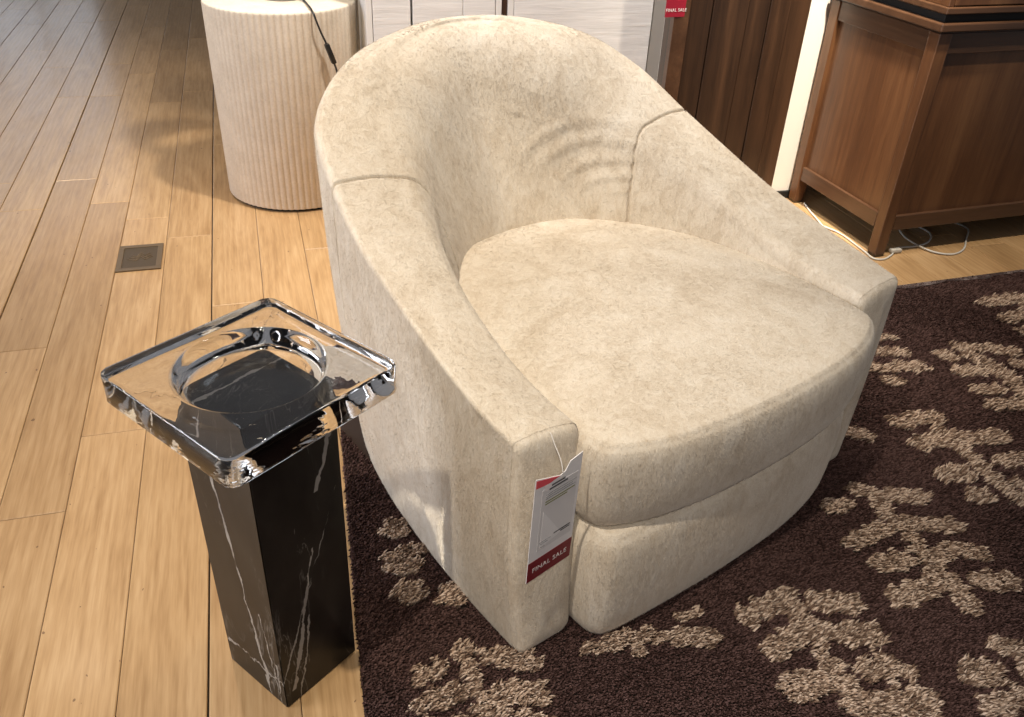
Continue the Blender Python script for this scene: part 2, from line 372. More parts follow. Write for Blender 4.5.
def plush(name, V, F, parent):
    """a padded surface with its short nap: the base skin plus fine leaning fibres, all one mesh"""
    V = np.array(V, float); T = []
    for f in F:
        for k in range(1, len(f)-1) if len(f) < 9 else (): T.append((f[0], f[k], f[k+1]))
    T = np.array(T)
    me = bpy.data.meshes.new('t'); me.from_pydata([tuple(v) for v in V], [], [tuple(map(int, f)) for f in F]); me.update()
    nv = np.zeros(len(V)*3); me.vertices.foreach_get('normal', nv); nv = nv.reshape(-1, 3); bpy.data.meshes.remove(me)
    A, B, C = V[T[:, 0]], V[T[:, 1]], V[T[:, 2]]
    ar = np.linalg.norm(np.cross(B-A, C-A), axis=1)/2
    n = int(ar.sum()*FUR); idx = RNG.choice(len(T), n, p=ar/ar.sum())
    r1, r2 = RNG.random(n), RNG.random(n); sw = r1+r2 > 1; r1[sw] = 1-r1[sw]; r2[sw] = 1-r2[sw]
    w = np.stack([1-r1-r2, r1, r2], 1)
    P = (w[:, :1]*A[idx]+w[:, 1:2]*B[idx]+w[:, 2:]*C[idx]); Nn = w[:, :1]*nv[T[idx, 0]]+w[:, 1:2]*nv[T[idx, 1]]+w[:, 2:]*nv[T[idx, 2]]
    Nn /= np.linalg.norm(Nn, axis=1)[:, None]+1e-9
    x, y, z = P.T*1.0
    ph = 1.3*np.sin(11*x+3*np.sin(9*z)+5*y)+1.1*np.sin(13*y-7*z+2*np.sin(8*x))+.8*np.sin(21*z+17*x)
    g = np.stack([.55*np.sin(ph), -.55+.5*np.cos(ph*1.3), -.75+.35*np.sin(ph*.7+1)], 1)+RNG.normal(0, .33, (n, 3))
    t = g-Nn*(g*Nn).sum(1)[:, None]; t /= np.linalg.norm(t, axis=1)[:, None]+1e-9
    lift = RNG.uniform(.12, .5, n)[:, None]; d = t*np.sqrt(1-lift**2)+Nn*lift; s_ = np.cross(d, Nn); s_ /= np.linalg.norm(s_, axis=1)[:, None]+1e-9
    ln = RNG.uniform(.0035, .0065, n)[:, None]; wd = RNG.uniform(.0005, .0009, n)[:, None]; P0 = P-Nn*.0006
    S3 = np.stack([P0-s_*wd, P0+s_*wd, P0+d*ln], 1).reshape(-1, 3)
    nb = len(V); me = bpy.data.meshes.new(name)
    FF = [tuple(map(int, f)) for f in F]
    tot = sum(len(f) for f in FF); lv = np.concatenate([np.concatenate([np.array(f) for f in FF]), nb+np.arange(3*n)]).astype(np.int32)
    ls = np.concatenate([np.cumsum([0]+[len(f) for f in FF])[:-1], tot+3*np.arange(n)]).astype(np.int32)
    me.vertices.add(nb+3*n); me.vertices.foreach_set('co', np.vstack([V, S3]).reshape(-1))
    me.loops.add(len(lv)); me.loops.foreach_set('vertex_index', lv); me.polygons.add(len(ls)); me.polygons.foreach_set('loop_start', ls)
    me.update(calc_edges=True); me.validate()
    at = me.attributes.new('strand', 'FLOAT', 'POINT'); at.data.foreach_set('value', np.concatenate([np.full(nb, .3), np.repeat(RNG.random(n), 3)]).astype(np.float32))
    o = mobj(name, me, M_plush, parent)
    nn = Nn+.35*t*0+RNG.normal(0, .12, (n, 3)); nn /= np.linalg.norm(nn, axis=1)[:, None]
    me.normals_split_custom_set_from_vertices(np.vstack([nv, np.repeat(nn, 3, 0)]).tolist())
    return o
CH_LOC = (.321, .942, 0); CH_RZ = math.radians(20.5)
chair = thing('swivel_chair', 'large cream plush barrel swivel chair on the brown patterned rug', 'armchair', CH_LOC, CH_RZ)
V, F, nc = shell(5, 13, 150, (0, 1))
# hand-pressed creases on the backrest
def creases(V):
    V = np.array(V)
    L = CREASES
    inner = (V[:, 2] > .45)
    for (x0, z0, x1, z1, x2, z2, dep, w) in L:
        ts = np.linspace(0, 1, 40)[:, None]
        c = (1-ts)**2*np.array([x0, z0])+2*ts*(1-ts)*np.array([x1, z1])+ts**2*np.array([x2, z2])
        p = V[:, [0, 2]]; yin = V[:, 1] < .93
        d = np.sqrt(((p[:, None, :]-c[None])**2).sum(2)); k = d.argmin(1); dm = d.min(1)
        taper = np.sin(PI*np.clip(k/39, .02, .98))**.7
        sel = inner & yin & (V[:, 1] > .55)
        V[:, 1] += np.where(sel, -dep*taper*np.exp(-(dm/w)**2), 0)
    return V
CREASES = [(.52, .56, .60, .665, .76, .64, .0065, .007), (.55, .54, .63, .63, .79, .60, .0068, .0065), (.59, .51, .66, .59, .79, .565, .0065, .006), (.63, .50, .69, .555, .80, .535, .0055, .006),
           (.50, .685, .56, .695, .62, .65, .0055, .005), (.50, .71, .56, .715, .62, .675, .0055, .005), (.515, .665, .56, .672, .60, .64, .005, .0045), (.68, .50, .73, .525, .80, .51, .005, .006)]
V = creases(V)
plush('backrest', V, F, chair)
for side in (0, 1):
    V, F, nc = shell(0, 5, 90, (1,)) if side == 0 else shell(13, 18, 90, (0,))
    V = np.array(V); V[:, 1] -= (.002 if side else .014)*np.clip(1-V[:, 2]/.46, 0, 1)*np.clip(1-V[:, 1]/.07, 0, 1)
    arm = plush('arm', V, F, chair)
    # front panel of the arm: an upright padded slab sewn in
    P = section(18 if side else 0)[:-1]
    P = np.vstack([P, [[P[-1][0], 0, ZB+.012], [P[-1][0]+(.014 if side else -.014), 0, ZB]]])
    # resample evenly
    seg = np.linalg.norm(np.roll(P, -1, 0)-P, axis=1); cum = np.concatenate([[0], np.cumsum(seg)]); m = 140
    PP = np.vstack([P, P[:1]]); q = np.array([[np.interp(t, cum, PP[:, k]) for k in range(3)] for t in np.linspace(0, cum[-1], m, endpoint=False)])
    cx, cz = q[:, 0].mean(), q[:, 2].mean(); hw = np.ptp(q[:, 0])/2; hh = np.ptp(q[:, 2])/2
    Vp, Fp = [], []
    rings = [(0, .0035), (.0015, -.002), (.005, -.0075), (.011, -.011), (.020, -.0135), (.032, -.015), (.044, -.0155)]
    for ins, y in rings:
        for p in q:
            sx = max(0, 1-ins/hw); sz = max(0, 1-ins/hh)
            lo = max(0, 1-p[2]/.46); Vp.append((cx+(p[0]-cx)*sx, y-((.002, .004) if side else (.014, .026))[ins > 0]*lo, cz+(p[2]-cz)*sz))
    for i in range(len(rings)-1):
        for j in range(m):
            a, b = i*m+j, i*m+(j+1) % m; f = (a, a+m, b+m, b); Fp.append(f if side else f[::-1])
    Vp.append((cx, -.016-.013, cz)); c = len(Vp)-1; o_ = (len(rings)-1)*m
    for j in range(m):
        f = (o_+j, c, o_+(j+1) % m); Fp.append(f if side else f[::-1])
    plush('front_panel', Vp, Fp, arm)
# seat cushion
def loop_pts(P, n):
    P = list(P); C = catmull([P[-1]]+P+[P[0], P[1]], 12); C = C[12:-12]
    seg = np.linalg.norm(np.diff(C, axis=0), axis=1); cum = np.concatenate([[0], np.cumsum(seg)])
    return np.array([[np.interp(t, cum, C[:, k]) for k in range(2)] for t in np.linspace(0, cum[-1], n, endpoint=False)])
def padded(name, P, z0, z1, dome, edge, parent, n=220, taper=.012, flatbottom=True, waist=.0):
    q = loop_pts(P, n); ctr = np.array([XM, q[:, 1].mean()+.05])
    t = np.roll(q, -1, 0)-np.roll(q, 1, 0); t /= np.linalg.norm(t, axis=1)[:, None]; nor = np.stack([t[:, 1], -t[:, 0]], 1)
    if ((q+nor*.01-ctr)**2).sum() < ((q-ctr)**2).sum(): nor = -nor
    V, F = [], []
    H = z1-z0
    R = [('b', .10, z0), ('b', .03, z0)]
    side = [(-edge, 0), (-edge*.35, .06), (0.001, .16), (.004, .3), (.006, .5), (.005, .7), (.002, .86), (-.002, .93), (-.006, .975), (-.0100, .992), (-.0115, 1.004), (-.0145, 1.022), (-.018, 1.035)]
    for off, h in side: R.append(('s', off-taper*(1-h), z0+H*h))
    for k in range(1, 15): R.append(('t', k/15, 0))
    zt = z0+H*1.035
    for kind, a, z in R:
        for p, m_ in zip(q, nor):
            if kind == 'b': c = p-m_*(taper+edge+a); V.append((c[0], c[1], z))
            elif kind == 's': c = p+m_*a; V.append((c[0], c[1], z))
            else:
                s = 1-a; c0 = p-m_*.018; c = ctr+(c0-ctr)*s; V.append((c[0], c[1], zt+dome*(1-s**2.4)))
    V.append((ctr[0], ctr[1], zt+dome)); nr = len(R)
    for i in range(nr-1):
        for j in range(n): F.append((i*n+j, i*n+(j+1) % n, (i+1)*n+(j+1) % n, (i+1)*n+j))
    for j in range(n): F.append(((nr-1)*n+j, (nr-1)*n+(j+1) % n, len(V)-1))
    F.append(tuple(range(n))[::-1])
    return plush(name, V, F, parent)
cush = [(.094, .02), (.096, -.030), (.112, -.066), (.155, -.090), (.22, -.110), (.33, -.125), (.475, -.130), (.62, -.122), (.725, -.102), (.802, -.066), (.832, -.020),
        (.840, .12), (.834, .28), (.800, .44), (.725, .56), (.62, .635), (.467, .66), (.32, .635), (.205, .56), (.135, .44), (.104, .28), (.097, .12)]
padded('seat_cushion', cush, .255, .430, .021, .014, chair)
base = [(.104, .02), (.104, -.045), (.114, -.078), (.155, -.098), (.33, -.107), (.47, -.107), (.61, -.100), (.73, -.080), (.805, -.050), (.835, -.015), (.842, .03),
        (.835, .28), (.78, .50), (.62, .62), (.467, .64), (.31, .62), (.16, .50), (.115, .28)]
padded('seat_base', base, .012, .246, .0, .012, chair, taper=.004)
bm = bmesh.new(); lathe(bm, [(.30, .0125), (.30, .026)], 48, (XM, .40)); obj('swivel_plinth', bm, M_black, chair, angle=40)

# price tag hanging at the chair's left front corner
TR = Matrix.Translation((.321, .942, 0)) @ Matrix.Rotation(CH_RZ, 4, 'Z') @ Matrix.Translation((-.0244, -.055, .2207)) @ Matrix.Rotation(math.radians(5.5), 4, 'Z') @ Matrix.Rotation(math.radians(1.5), 4, 'X')
W, Hh = .0957, .217
tg = thing('sale_tag', 'white and burgundy paper price tag hanging from the front arm corner of the cream chair', 'price tag')
tg.matrix_world = TR
def card(name, P, y, mat, parent, th=.0006):
    bm = bmesh.new(); a = [bm.verts.new((x, y-th/2, z)) for x, z in P]; b = [bm.verts.new((x, y+th/2, z)) for x, z in P]
    n = len(P); f = bm.faces.new(a); bm.faces.new(b[::-1])
    for i in range(n): bm.faces.new((a[i], b[i], b[(i+1) % n], a[(i+1) % n]))
    bmesh.ops.recalc_face_normals(bm, faces=bm.faces)
    return obj(name, bm, mat, parent, smooth=False)
cd = card('card', [(0, 0), (W, 0), (W, Hh+.004), (W*.74, Hh-.001), (W*.64, Hh-.016), (W*.54, Hh-.019), (0, Hh)], 0, M_card, tg, .0012)
card('sale_band', [(.0003, .0003), (W-.0003, .0003), (W-.0003, .043), (.0003, .043)], -.0009, M_red, tg, .0004)
text('lettering', 'FINAL SALE', .0140, Matrix.Translation((W/2, -.0013, .0215)) @ Matrix.Rotation(PI/2, 4, 'X'), M_letter, tg, .0001)
card('pink_corner', [(.0015, Hh-.003), (.0015, Hh-.018), (.018, Hh-.0205), (.030, Hh-.0215), (.038, Hh-.0200), (.050, Hh-.0185)], -.0010, M_pink, tg, .0004)
card('curl_line', [(.018, Hh-.0205), (.030, Hh-.0215), (.036, Hh-.029), (.026, Hh-.034), (.022, Hh-.034)], -.0011, M_letter, tg, .0003)
card('label_panel', [(.016, .06), (W-.006, .06), (W-.006, Hh-.03), (.016, Hh-.03)], -.0008, M_card2, tg, .0003)
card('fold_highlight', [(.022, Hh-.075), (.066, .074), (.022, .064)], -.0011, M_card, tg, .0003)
def bar(name, x0, x1, z, h, mat):
    bm = bmesh.new(); box(bm, ((x0+x1)/2, -.0013, z), (x1-x0, .0004, h)); obj(name, bm, mat, tg, smooth=False)
for z, a, b, h in ((.189, .034, .062, .0028), (.183, .030, .068, .0028), (.0805, .050, .086, .0022), (.0765, .065, .085, .0018)): bar('print_line', a, b, z, h, M_ink)
for z, a, b, h in ((.175, .024, .088, .0014), (.1705, .024, .080, .0014), (.166, .024, .086, .0014), (.0775, .020, .044, .0012), (.073, .022, .038, .0012), (.066, .022, .032, .0012)): bar('print_line', a, b, z, h, M_grey)
for z, a, b, h in ((.160, .024, .086, .0018), (.1552, .024, .070, .0018)): bar('print_line', a, b, z, h, M_inkg)
bm = bmesh.new(); tube(bm, catmull([(.054, -.0022, .192), (.0535, -.003, .202), (.058, .008, .218), (.064, .028, .230), (.070, .045, .240)], 6), .0007, 6)
obj('string', bm, M_string, tg)
# ------------------------------------------------------------------ pedestal table with glass top
PX, PY, PA = -.048, 1.014, math.radians(-54.6)
ped = thing('pedestal_table', 'slim black marble pedestal side table with thick square clear glass top', 'side table', (PX, PY, 0), PA)
bm = bmesh.new()
n0, n1, hh = .074, .0765, .5485
rings = []
for s, z in ((n0-.002, .0005), (n0, .0025), (n1, hh-.002), (n1-.002, hh)):
    rings.append([bm.verts.new((x*s, y*s, z)) for x, y in ((-1, -1), (1, -1), (1, 1), (-1, 1))])
for a, b in zip(rings, rings[1:]):
    for i in range(4): bm.faces.new((a[i], a[(i+1) % 4], b[(i+1) % 4], b[i]))
bm.faces.new(rings[0][::-1]); bm.faces.new(rings[-1])
bmesh.ops.bevel(bm, geom=[e for e in bm.edges if abs(e.verts[0].co.z-e.verts[1].co.z) > .3], offset=.0018, segments=2, affect='EDGES')
obj('column', bm, M_marble, ped, smooth=False)
# glass slab: rounded square with a round dish sunk in the top
def glass_slab():
    hs, r, z0, z1 = .1415, .017, .5495, .5956
    NS = 128
    def sq(half, rad, i):
        # point on a rounded square by arc-length-ish angle
        a = 2*PI*i/NS; c, s = math.cos(a), math.sin(a); m = max(abs(c), abs(s)); x, y = c/m*half, s/m*half
        k = half-rad
        if abs(x) > k and abs(y) > k:
            dx, dy = abs(x)-k, abs(y)-k; d = math.hypot(dx, dy)
            x, y = math.copysign(k+dx/d*rad, x), math.copysign(k+dy/d*rad, y)
        return x, y
    V, F = [], []
    def ring(fn, z): V.extend([(*fn(i), z) for i in range(NS)])
    circ = lambda R: (lambda i: (R*math.cos(2*PI*i/NS), R*math.sin(2*PI*i/NS)))
    e = .003
    seq = []
    for R, z in ((.02, z0), (.07, z0)): seq.append((circ(R), z))
    seq.append((lambda i: sq(hs-e-.002, r, i), z0))
    for off, z in ((e*.9, z0+.0002), (e*.3, z0+e*.35), (0, z0+e), (.0006, (z0+z1)/2), (0, z1-e), (e*.3, z1-e*.35), (e*.9, z1-.0003)):
        seq.append(((lambda o: (lambda i: sq(hs-o, r, i)))(off), z))
    seq.append((lambda i: sq(hs-e-.004, r, i), z1))
    R0, dep = .098, .026
    for R, z in ((R0+.007, z1), (R0+.004, z1-.0008), (R0+.001, z1-.0035), (R0-.002, z1-.008), (R0-.0035, z1-dep*.6), (R0-.006, z1-dep*.82), (R0-.011, z1-dep*.95), (R0-.018, z1-dep), (.05, z1-dep), (.02, z1-dep)):
        seq.append((circ(R), z))
    for fn, z in seq: ring(fn, z)
    for i in range(len(seq)-1):
        for j in range(NS): F.append((i*NS+j, i*NS+(j+1) % NS, (i+1)*NS+(j+1) % NS, (i+1)*NS+j))
    F.append(tuple(range(NS))[::-1]); F.append(tuple(range((len(seq)-1)*NS, len(seq)*NS)))
    return V, F
V, F = glass_slab(); gt = pymesh('glass_top', V, F, M_glass, ped, smooth=True, angle=50)

# ------------------------------------------------------------------ rug
CAPS = [(0.755,0.887,0.829,0.909,0.029),(0.852,0.913,0.845,0.868,0.024),(0.844,0.85,0.848,0.82,0.023),(0.847,0.804,0.838,0.763,0.019),(0.839,0.746,0.844,0.716,0.026),(0.847,0.694,0.848,0.663,0.027),(0.902,0.884,0.955,0.87,0.031),(0.868,0.823,0.892,0.81,0.025),(0.914,0.803,0.948,0.796,0.035),(0.765,0.809,0.829,0.829,0.031),(0.904,0.73,0.935,0.726,0.032),(0.953,0.718,0.964,0.706,0.022),(0.758,0.729,0.798,0.733,0.036),(0.841,0.674,0.88,0.664,0.035),(0.908,0.658,0.949,0.651,0.038),(1.073,0.681,1.1,0.674,0.036),(1.166,0.719,1.194,0.698,0.024),(1.058,0.617,1.124,0.615,0.027),(1.19,0.676,1.179,0.646,0.029),(1.141,0.604,1.138,0.577,0.03),(1.181,0.865,1.176,0.806,0.026),(1.24,0.855,1.292,0.84,0.031),(1.055,0.855,1.141,0.867,0.031),(1.17,0.894,1.173,0.879,0.03),(1.073,1.11,1.107,1.106,0.028),(1.16,1.142,1.185,1.125,0.023),(1.206,1.112,1.283,1.089,0.028),(1.185,1.109,1.179,1.064,0.021),(1.179,1.046,1.186,1.015,0.023),(1.186,0.998,1.179,0.952,0.021),(1.178,0.935,1.18,0.904,0.023),(1.205,1.027,1.295,0.996,0.026),(1.054,1.005,1.147,1.022,0.025),(1.206,0.929,1.253,0.94,0.025),(1.267,0.931,1.296,0.912,0.025),(1.075,0.939,1.131,0.94,0.029),(1.408,1.338,1.422,1.327,0.03),(1.456,1.341,1.514,1.328,0.033),(1.409,1.249,1.467,1.25,0.032),(1.499,1.257,1.552,1.232,0.029),(1.582,1.232,1.621,1.226,0.033),(1.491,1.287,1.494,1.202,0.025),(1.494,1.183,1.489,1.115,0.024),(1.49,1.096,1.498,1.026,0.024),(1.399,1.139,1.436,1.134,0.036),(1.41,1.065,1.425,1.059,0.032),(1.559,1.149,1.617,1.138,0.029),(1.525,1.079,1.552,1.066,0.022),(1.278,1.319,1.296,1.307,0.029),(1.732,1.573,1.748,1.555,0.027),(1.811,1.597,1.844,1.581,0.028),(1.896,1.57,1.937,1.541,0.03),(1.808,1.559,1.82,1.516,0.03),(1.825,1.492,1.833,1.449,0.032),(1.832,1.424,1.816,1.36,0.031),(1.721,1.49,1.776,1.483,0.029),(1.907,1.487,1.954,1.48,0.024),(1.711,1.403,1.761,1.397,0.026),(1.7,1.34,1.755,1.331,0.03),(1.81,1.337,1.794,1.278,0.03),(1.835,1.376,1.895,1.378,0.027),(2.077,1.797,2.14,1.799,0.034),(2.181,1.812,2.236,1.785,0.03),(2.064,1.699,2.173,1.714,0.033),(2.058,1.628,2.112,1.63,0.026),(2.189,1.765,2.159,1.66,0.03),(1.609,1.692,1.647,1.684,0.018),(1.563,1.622,1.625,1.61,0.027),(1.494,1.565,1.545,1.541,0.024),(1.581,1.546,1.629,1.529,0.028),(1.503,1.502,1.527,1.483,0.022),(0.153,0.907,0.18,0.913,0.03),(0.23,0.94,0.237,0.936,0.031),(0.234,0.924,0.238,0.865,0.021),(0.275,0.92,0.295,0.912,0.031),(0.316,0.898,0.338,0.892,0.029),(0.149,0.855,0.208,0.861,0.03),(0.274,0.841,0.332,0.827,0.035),(0.239,0.848,0.242,0.808,0.023),(0.257,0.804,0.321,0.77,0.033),(0.137,0.805,0.221,0.802,0.029),(0.447,0.891,0.495,0.894,0.02),(0.514,0.898,0.567,0.89,0.022),(0.53,0.883,0.526,0.862,0.015),(0.614,0.875,0.664,0.862,0.025),(0.58,0.882,0.597,0.874,0.016),(0.629,0.917,0.664,0.92,0.013),(0.168,1.263,0.169,1.263,0.037),(0.166,1.171,0.168,1.17,0.046),(0.166,1.09,0.169,1.09,0.037),(0.24,1.068,0.244,1.067,0.037),(0.204,1.193,0.206,1.191,0.025)]
CAPS = np.array(CAPS); CAPS[:, 4] *= .80; CAPS[71:81, 4] *= .84
# the same branch repeats up and across the rug in steps of one third of a metre
core = CAPS[:15]
extra = []
for dx, dy in ((1.0, .22-1.0), (1.33, -.30), (.67, -.44), (1.33, .45-.9), (1.66, .25), (1.66, -.42), (.33, -.48), (0, -.68), (-.33, -.70), (.98, -.62), (1.66, .9)):
    c = core.copy(); c[:, [0, 2]] += dx; c[:, [1, 3]] += dy; extra.append(c)
ALLC = np.vstack([CAPS]+extra)
RX = lambda y: .052+.064*(y-.865)         # left edge of the rug
RY = lambda x: 1.949+.023*(x-1.86)        # back edge
rug = thing('area_rug', 'dark brown shag rug with tan branching coral motifs under the cream chair', 'rug')
TH = .006
corner = [(RX(.0), .0), (3.3, .0), (3.3, RY(3.3)), (RX(RY(.12)), RY(.12))]
bm = bmesh.new(); a = [bm.verts.new((x, y, .0006)) for x, y in corner]; b = [bm.verts.new((x, y, TH)) for x, y in corner]
bm.faces.new(a[::-1]); bm.faces.new(b)
for i in range(4): bm.faces.new((a[i], a[(i+1) % 4], b[(i+1) % 4], b[i]))
M_rugback = plain('rug_backing', (.030, .018, .014), .95)
obj('backing', bm, M_rugback, rug, smooth=False)
bm = bmesh.new()
L = [Vector((x, RY(x)+.004, 0)) for x in np.linspace(RX(1.9), 3.3, 90)]
for i in range(len(L)-1):
    p, q = L[i], L[i+1]; w = .022+.006*math.sin(i*.9)+.004*math.sin(i*2.3); w2 = .022+.006*math.sin((i+1)*.9)+.004*math.sin((i+1)*2.3)
    vs = [bm.verts.new(v) for v in ((p.x, p.y, .001), (q.x, q.y, .001), (q.x, q.y, .0125), (p.x, p.y, .0125), (q.x, q.y-w2, .0148), (p.x, p.y-w, .0148))]
    bm.faces.new((vs[0], vs[1], vs[2], vs[3])); bm.faces.new((vs[3], vs[2], vs[4], vs[5]))
bmesh.ops.remove_doubles(bm, verts=bm.verts, dist=1e-5)
k = N('rug_binding'); k.col(k.ramp(k.noise(k.coord(), 22, 3), [(.4, (.035, .022, .022)), (.62, (.20, .16, .155))])); k.set(Roughness=.9)
obj('binding', bm, k.m, rug)
def inside(P):
    m = np.full(len(P), 9.0)
    wob = .004*np.sin(P[:, 0]*170+3*np.sin(P[:, 1]*60))+.004*np.sin(P[:, 1]*190+2*np.sin(P[:, 0]*80))
    for x0, y0, x1, y1, r in ALLC:
        d = np.array([x1-x0, y1-y0]); L2 = (d**2).sum()+1e-9; w = P-np.array([x0, y0])
        t = np.clip((w@d)/L2, 0, 1); dist = np.linalg.norm(w-t[:, None]*d, axis=1)-r; m = np.minimum(m, dist)
    return m+wob
def scatter(step, x0, x1, y0, y1):
    xs = np.arange(x0, x1, step); ys = np.arange(y0, y1, step*.87)
    g = np.stack(np.meshgrid(xs, ys), 2); g[1::2, :, 0] += step/2; g = g.reshape(-1, 2)
    g += RNG.normal(0, step*.27, g.shape)
    return g[(g[:, 0] > RX(g[:, 1])) & (g[:, 1] < RY(g[:, 0]))]
def under_chair(P):
    c, s = math.cos(CH_RZ), math.sin(CH_RZ); d = P-np.array(CH_LOC[:2]); x = d[:, 0]*c+d[:, 1]*s; y = -d[:, 0]*s+d[:, 1]*c
    return (x > .03) & (x < .93) & (y > .03) & (y < .80)
def tufts(name, P, hgt, wid, lean, mat, z=TH, z0=None):
    n = len(P); h = hgt*RNG.uniform(.75, 1.2, n); w = wid*RNG.uniform(.8, 1.25, n); a0 = RNG.uniform(0, 2*PI, n)
    fld = .9*np.sin(P[:, 0]*9+1.3*np.sin(P[:, 1]*7))+.6*np.sin(P[:, 1]*13+P[:, 0]*4)
    la = lean[0]+fld*lean[2]+RNG.normal(0, .55, n); ll = lean[1]*RNG.uniform(.5, 1.4, n)
    off = np.stack([np.cos(la)*ll, np.sin(la)*ll], 1)*h[:, None]; P = P-off*.5
    V = np.zeros((n, 7, 3))
    for k in range(3):
        a = a0+k*2*PI/3; cs = np.stack([np.cos(a), np.sin(a)], 1)
        V[:, k, :2] = P+cs*(w*.45)[:, None]; V[:, k, 2] = z
        V[:, 3+k, :2] = P+off*.6+cs*(w*.5)[:, None]; V[:, 3+k, 2] = z+h*.72
    V[:, 6, :2] = P+off; V[:, 6, 2] = z+h
    f = np.array([[0, 1, 4], [0, 4, 3], [1, 2, 5], [1, 5, 4], [2, 0, 3], [2, 3, 5], [3, 4, 6], [4, 5, 6], [5, 3, 6]])
    F = (np.arange(n)[:, None, None]*7+f[None]).reshape(-1, 3)
    me = bpy.data.meshes.new(name); me.vertices.add(n*7); me.vertices.foreach_set('co', V.reshape(-1))
    me.loops.add(len(F)*3); me.loops.foreach_set('vertex_index', F.reshape(-1).astype(np.int32))
    me.polygons.add(len(F)); me.polygons.foreach_set('loop_start', np.arange(0, len(F)*3, 3, dtype=np.int32))
    me.update(calc_edges=True)
    at = me.attributes.new('strand', 'FLOAT', 'POINT'); at.data.foreach_set('value', np.repeat(RNG.random(n), 7).astype(np.float32))
    o = mobj(name, me, mat, rug, smooth=True); o['kind'] = 'stuff'; return o
def yarn(name, c0, c1, c2):
    k = N(name); at = k.add('Attribute', attribute_name='strand')
    pat = k.noise(k.coord(), 9, 3, .6)
    f = k.math('ADD', k.math('MULTIPLY', at.outputs['Fac'], .75), k.math('MULTIPLY', pat, .25))
    k.col(k.ramp(f, [(.25, c0), (.5, c1), (.75, c2)])); k.set(Roughness=.85, Specular_IOR_Level=.12); return k.m
M_pile = yarn('brown_yarn', (.040, .021, .018), (.072, .040, .036), (.110, .064, .058))
M_motif = yarn('tan_yarn', (.15, .095, .068), (.38, .275, .205), (.62, .49, .395))
def lod(step0, step1, fn):
    A = scatter(step0, .0, 1.35, .45, 1.35); B = scatter(step1, 1.35, 2.75, .35, 2.0); C = scatter(step1, .0, 1.35, 1.35, 2.0); D = scatter(step1*1.6, .0, 3.25, .02, .45)
    D = D[~((D[:, 0] > 1.35) & (D[:, 0] < 2.75) & (D[:, 1] > .35))]; E_ = scatter(step1*1.6, 2.75, 3.25, .45, 2.0)
    P = np.vstack([A, B, C, D, E_]); P = P[~under_chair(P)]; return P[fn(P)]
tufts('pile', lod(.0040, .0052, lambda P: inside(P) > 0), .0095, .0046, (-1.2, .75, .5), M_pile)
tufts('motif_pile', lod(.0044, .0054, lambda P: inside(P) <= 0), .0160, .0048, (-1.0, .80, .5), M_motif)

# ------------------------------------------------------------------ fluted drum table, lamp
drum = thing('drum_table', 'tall cream fluted stone drum side table behind the chair', 'side table', (.118, 3.132, 0))
def flute(R, z0, z1, n=74):
    m = n*10; V, F = [], []
    zs = [(z0, .003), (z0+.004, 0), (z1-.03, 0)]
    def rr(i, am): return am*(1-abs(math.sin(PI*i/10)))**1.3
    rows_ = [(z0, R-.004, .0028), (z0+.004, R, .0028), (z1-.012, R+.004, .0028), (z1-.006, R+.004, .001), (z1-.001, R+.0025, 0), (z1, R, 0)]
    for z, r, am in rows_:
        for i in range(m):
            q = r-rr(i, am); V.append((q*math.cos(2*PI*i/m), q*math.sin(2*PI*i/m), z))
    for k in range(len(rows_)-1):
        for i in range(m): F.append((k*m+i, k*m+(i+1) % m, (k+1)*m+(i+1) % m, (k+1)*m+i))
    F.append(tuple(range((len(rows_)-1)*m, len(rows_)*m))); F.append(tuple(range(m))[::-1]); return V, F
V, F = flute(.245, .010, .663); pymesh('fluted_body', V, F, M_trav, drum, angle=60)
bm = bmesh.new(); lathe(bm, [(.232, .0005), (.232, .010)], 64); obj('plinth', bm, M_black, drum, angle=40)
lamp = thing('table_lamp', 'steel based table lamp with black cord standing on the fluted drum', 'lamp', (.125, 3.135, .663))
bm = bmesh.new(); lathe(bm, [(.070, .0005), (.072, .002), (.072, .010), (.069, .013), (.03, .016), (.012, .022)], 64); obj('base', bm, M_steel, lamp, angle=35)
bm = bmesh.new(); lathe(bm, [(.009, .02), (.009, .36)], 24); obj('stem', bm, M_steel, lamp, angle=40)
bm = bmesh.new(); lathe(bm, [(.13, .34), (.11, .56), (.108, .56), (.128, .34)], 48, cap0=False, cap1=False); obj('lamp_shade', bm, M_shade, lamp)
cp = catmull([(.05, -.045, .010), (.066, -.090, .005), (.072, -.155, .006), (.077, -.226, .006), (.082, -.248, -.004), (.090, -.2545, -.03), (.101, -.250, -.062), (.114, -.247, -.094), (.135, -.242, -.157), (.143, -.240, -.19), (.152, -.236, -.25), (.156, -.240, -.36), (.158, -.246, -.50), (.16, -.268, -.61), (.17, -.31, -.652), (.25, -.33, -.656)], 8)
bm = bmesh.new(); tube(bm, cp, .0032, 8); crd = obj('cord', bm, M_blackp, lamp)
a, b = Vector((.114, -.249, -.094)), Vector((.135, -.244, -.157)); d = (b-a); bm = bmesh.new()
box(bm, (0, 0, 0), (.021, .015, d.length), bev=.004, M=Matrix.Translation((a+b)/2) @ d.to_track_quat('Z', 'Y').to_matrix().to_4x4()); obj('inline_switch', bm, M_blackp, crd, angle=40)

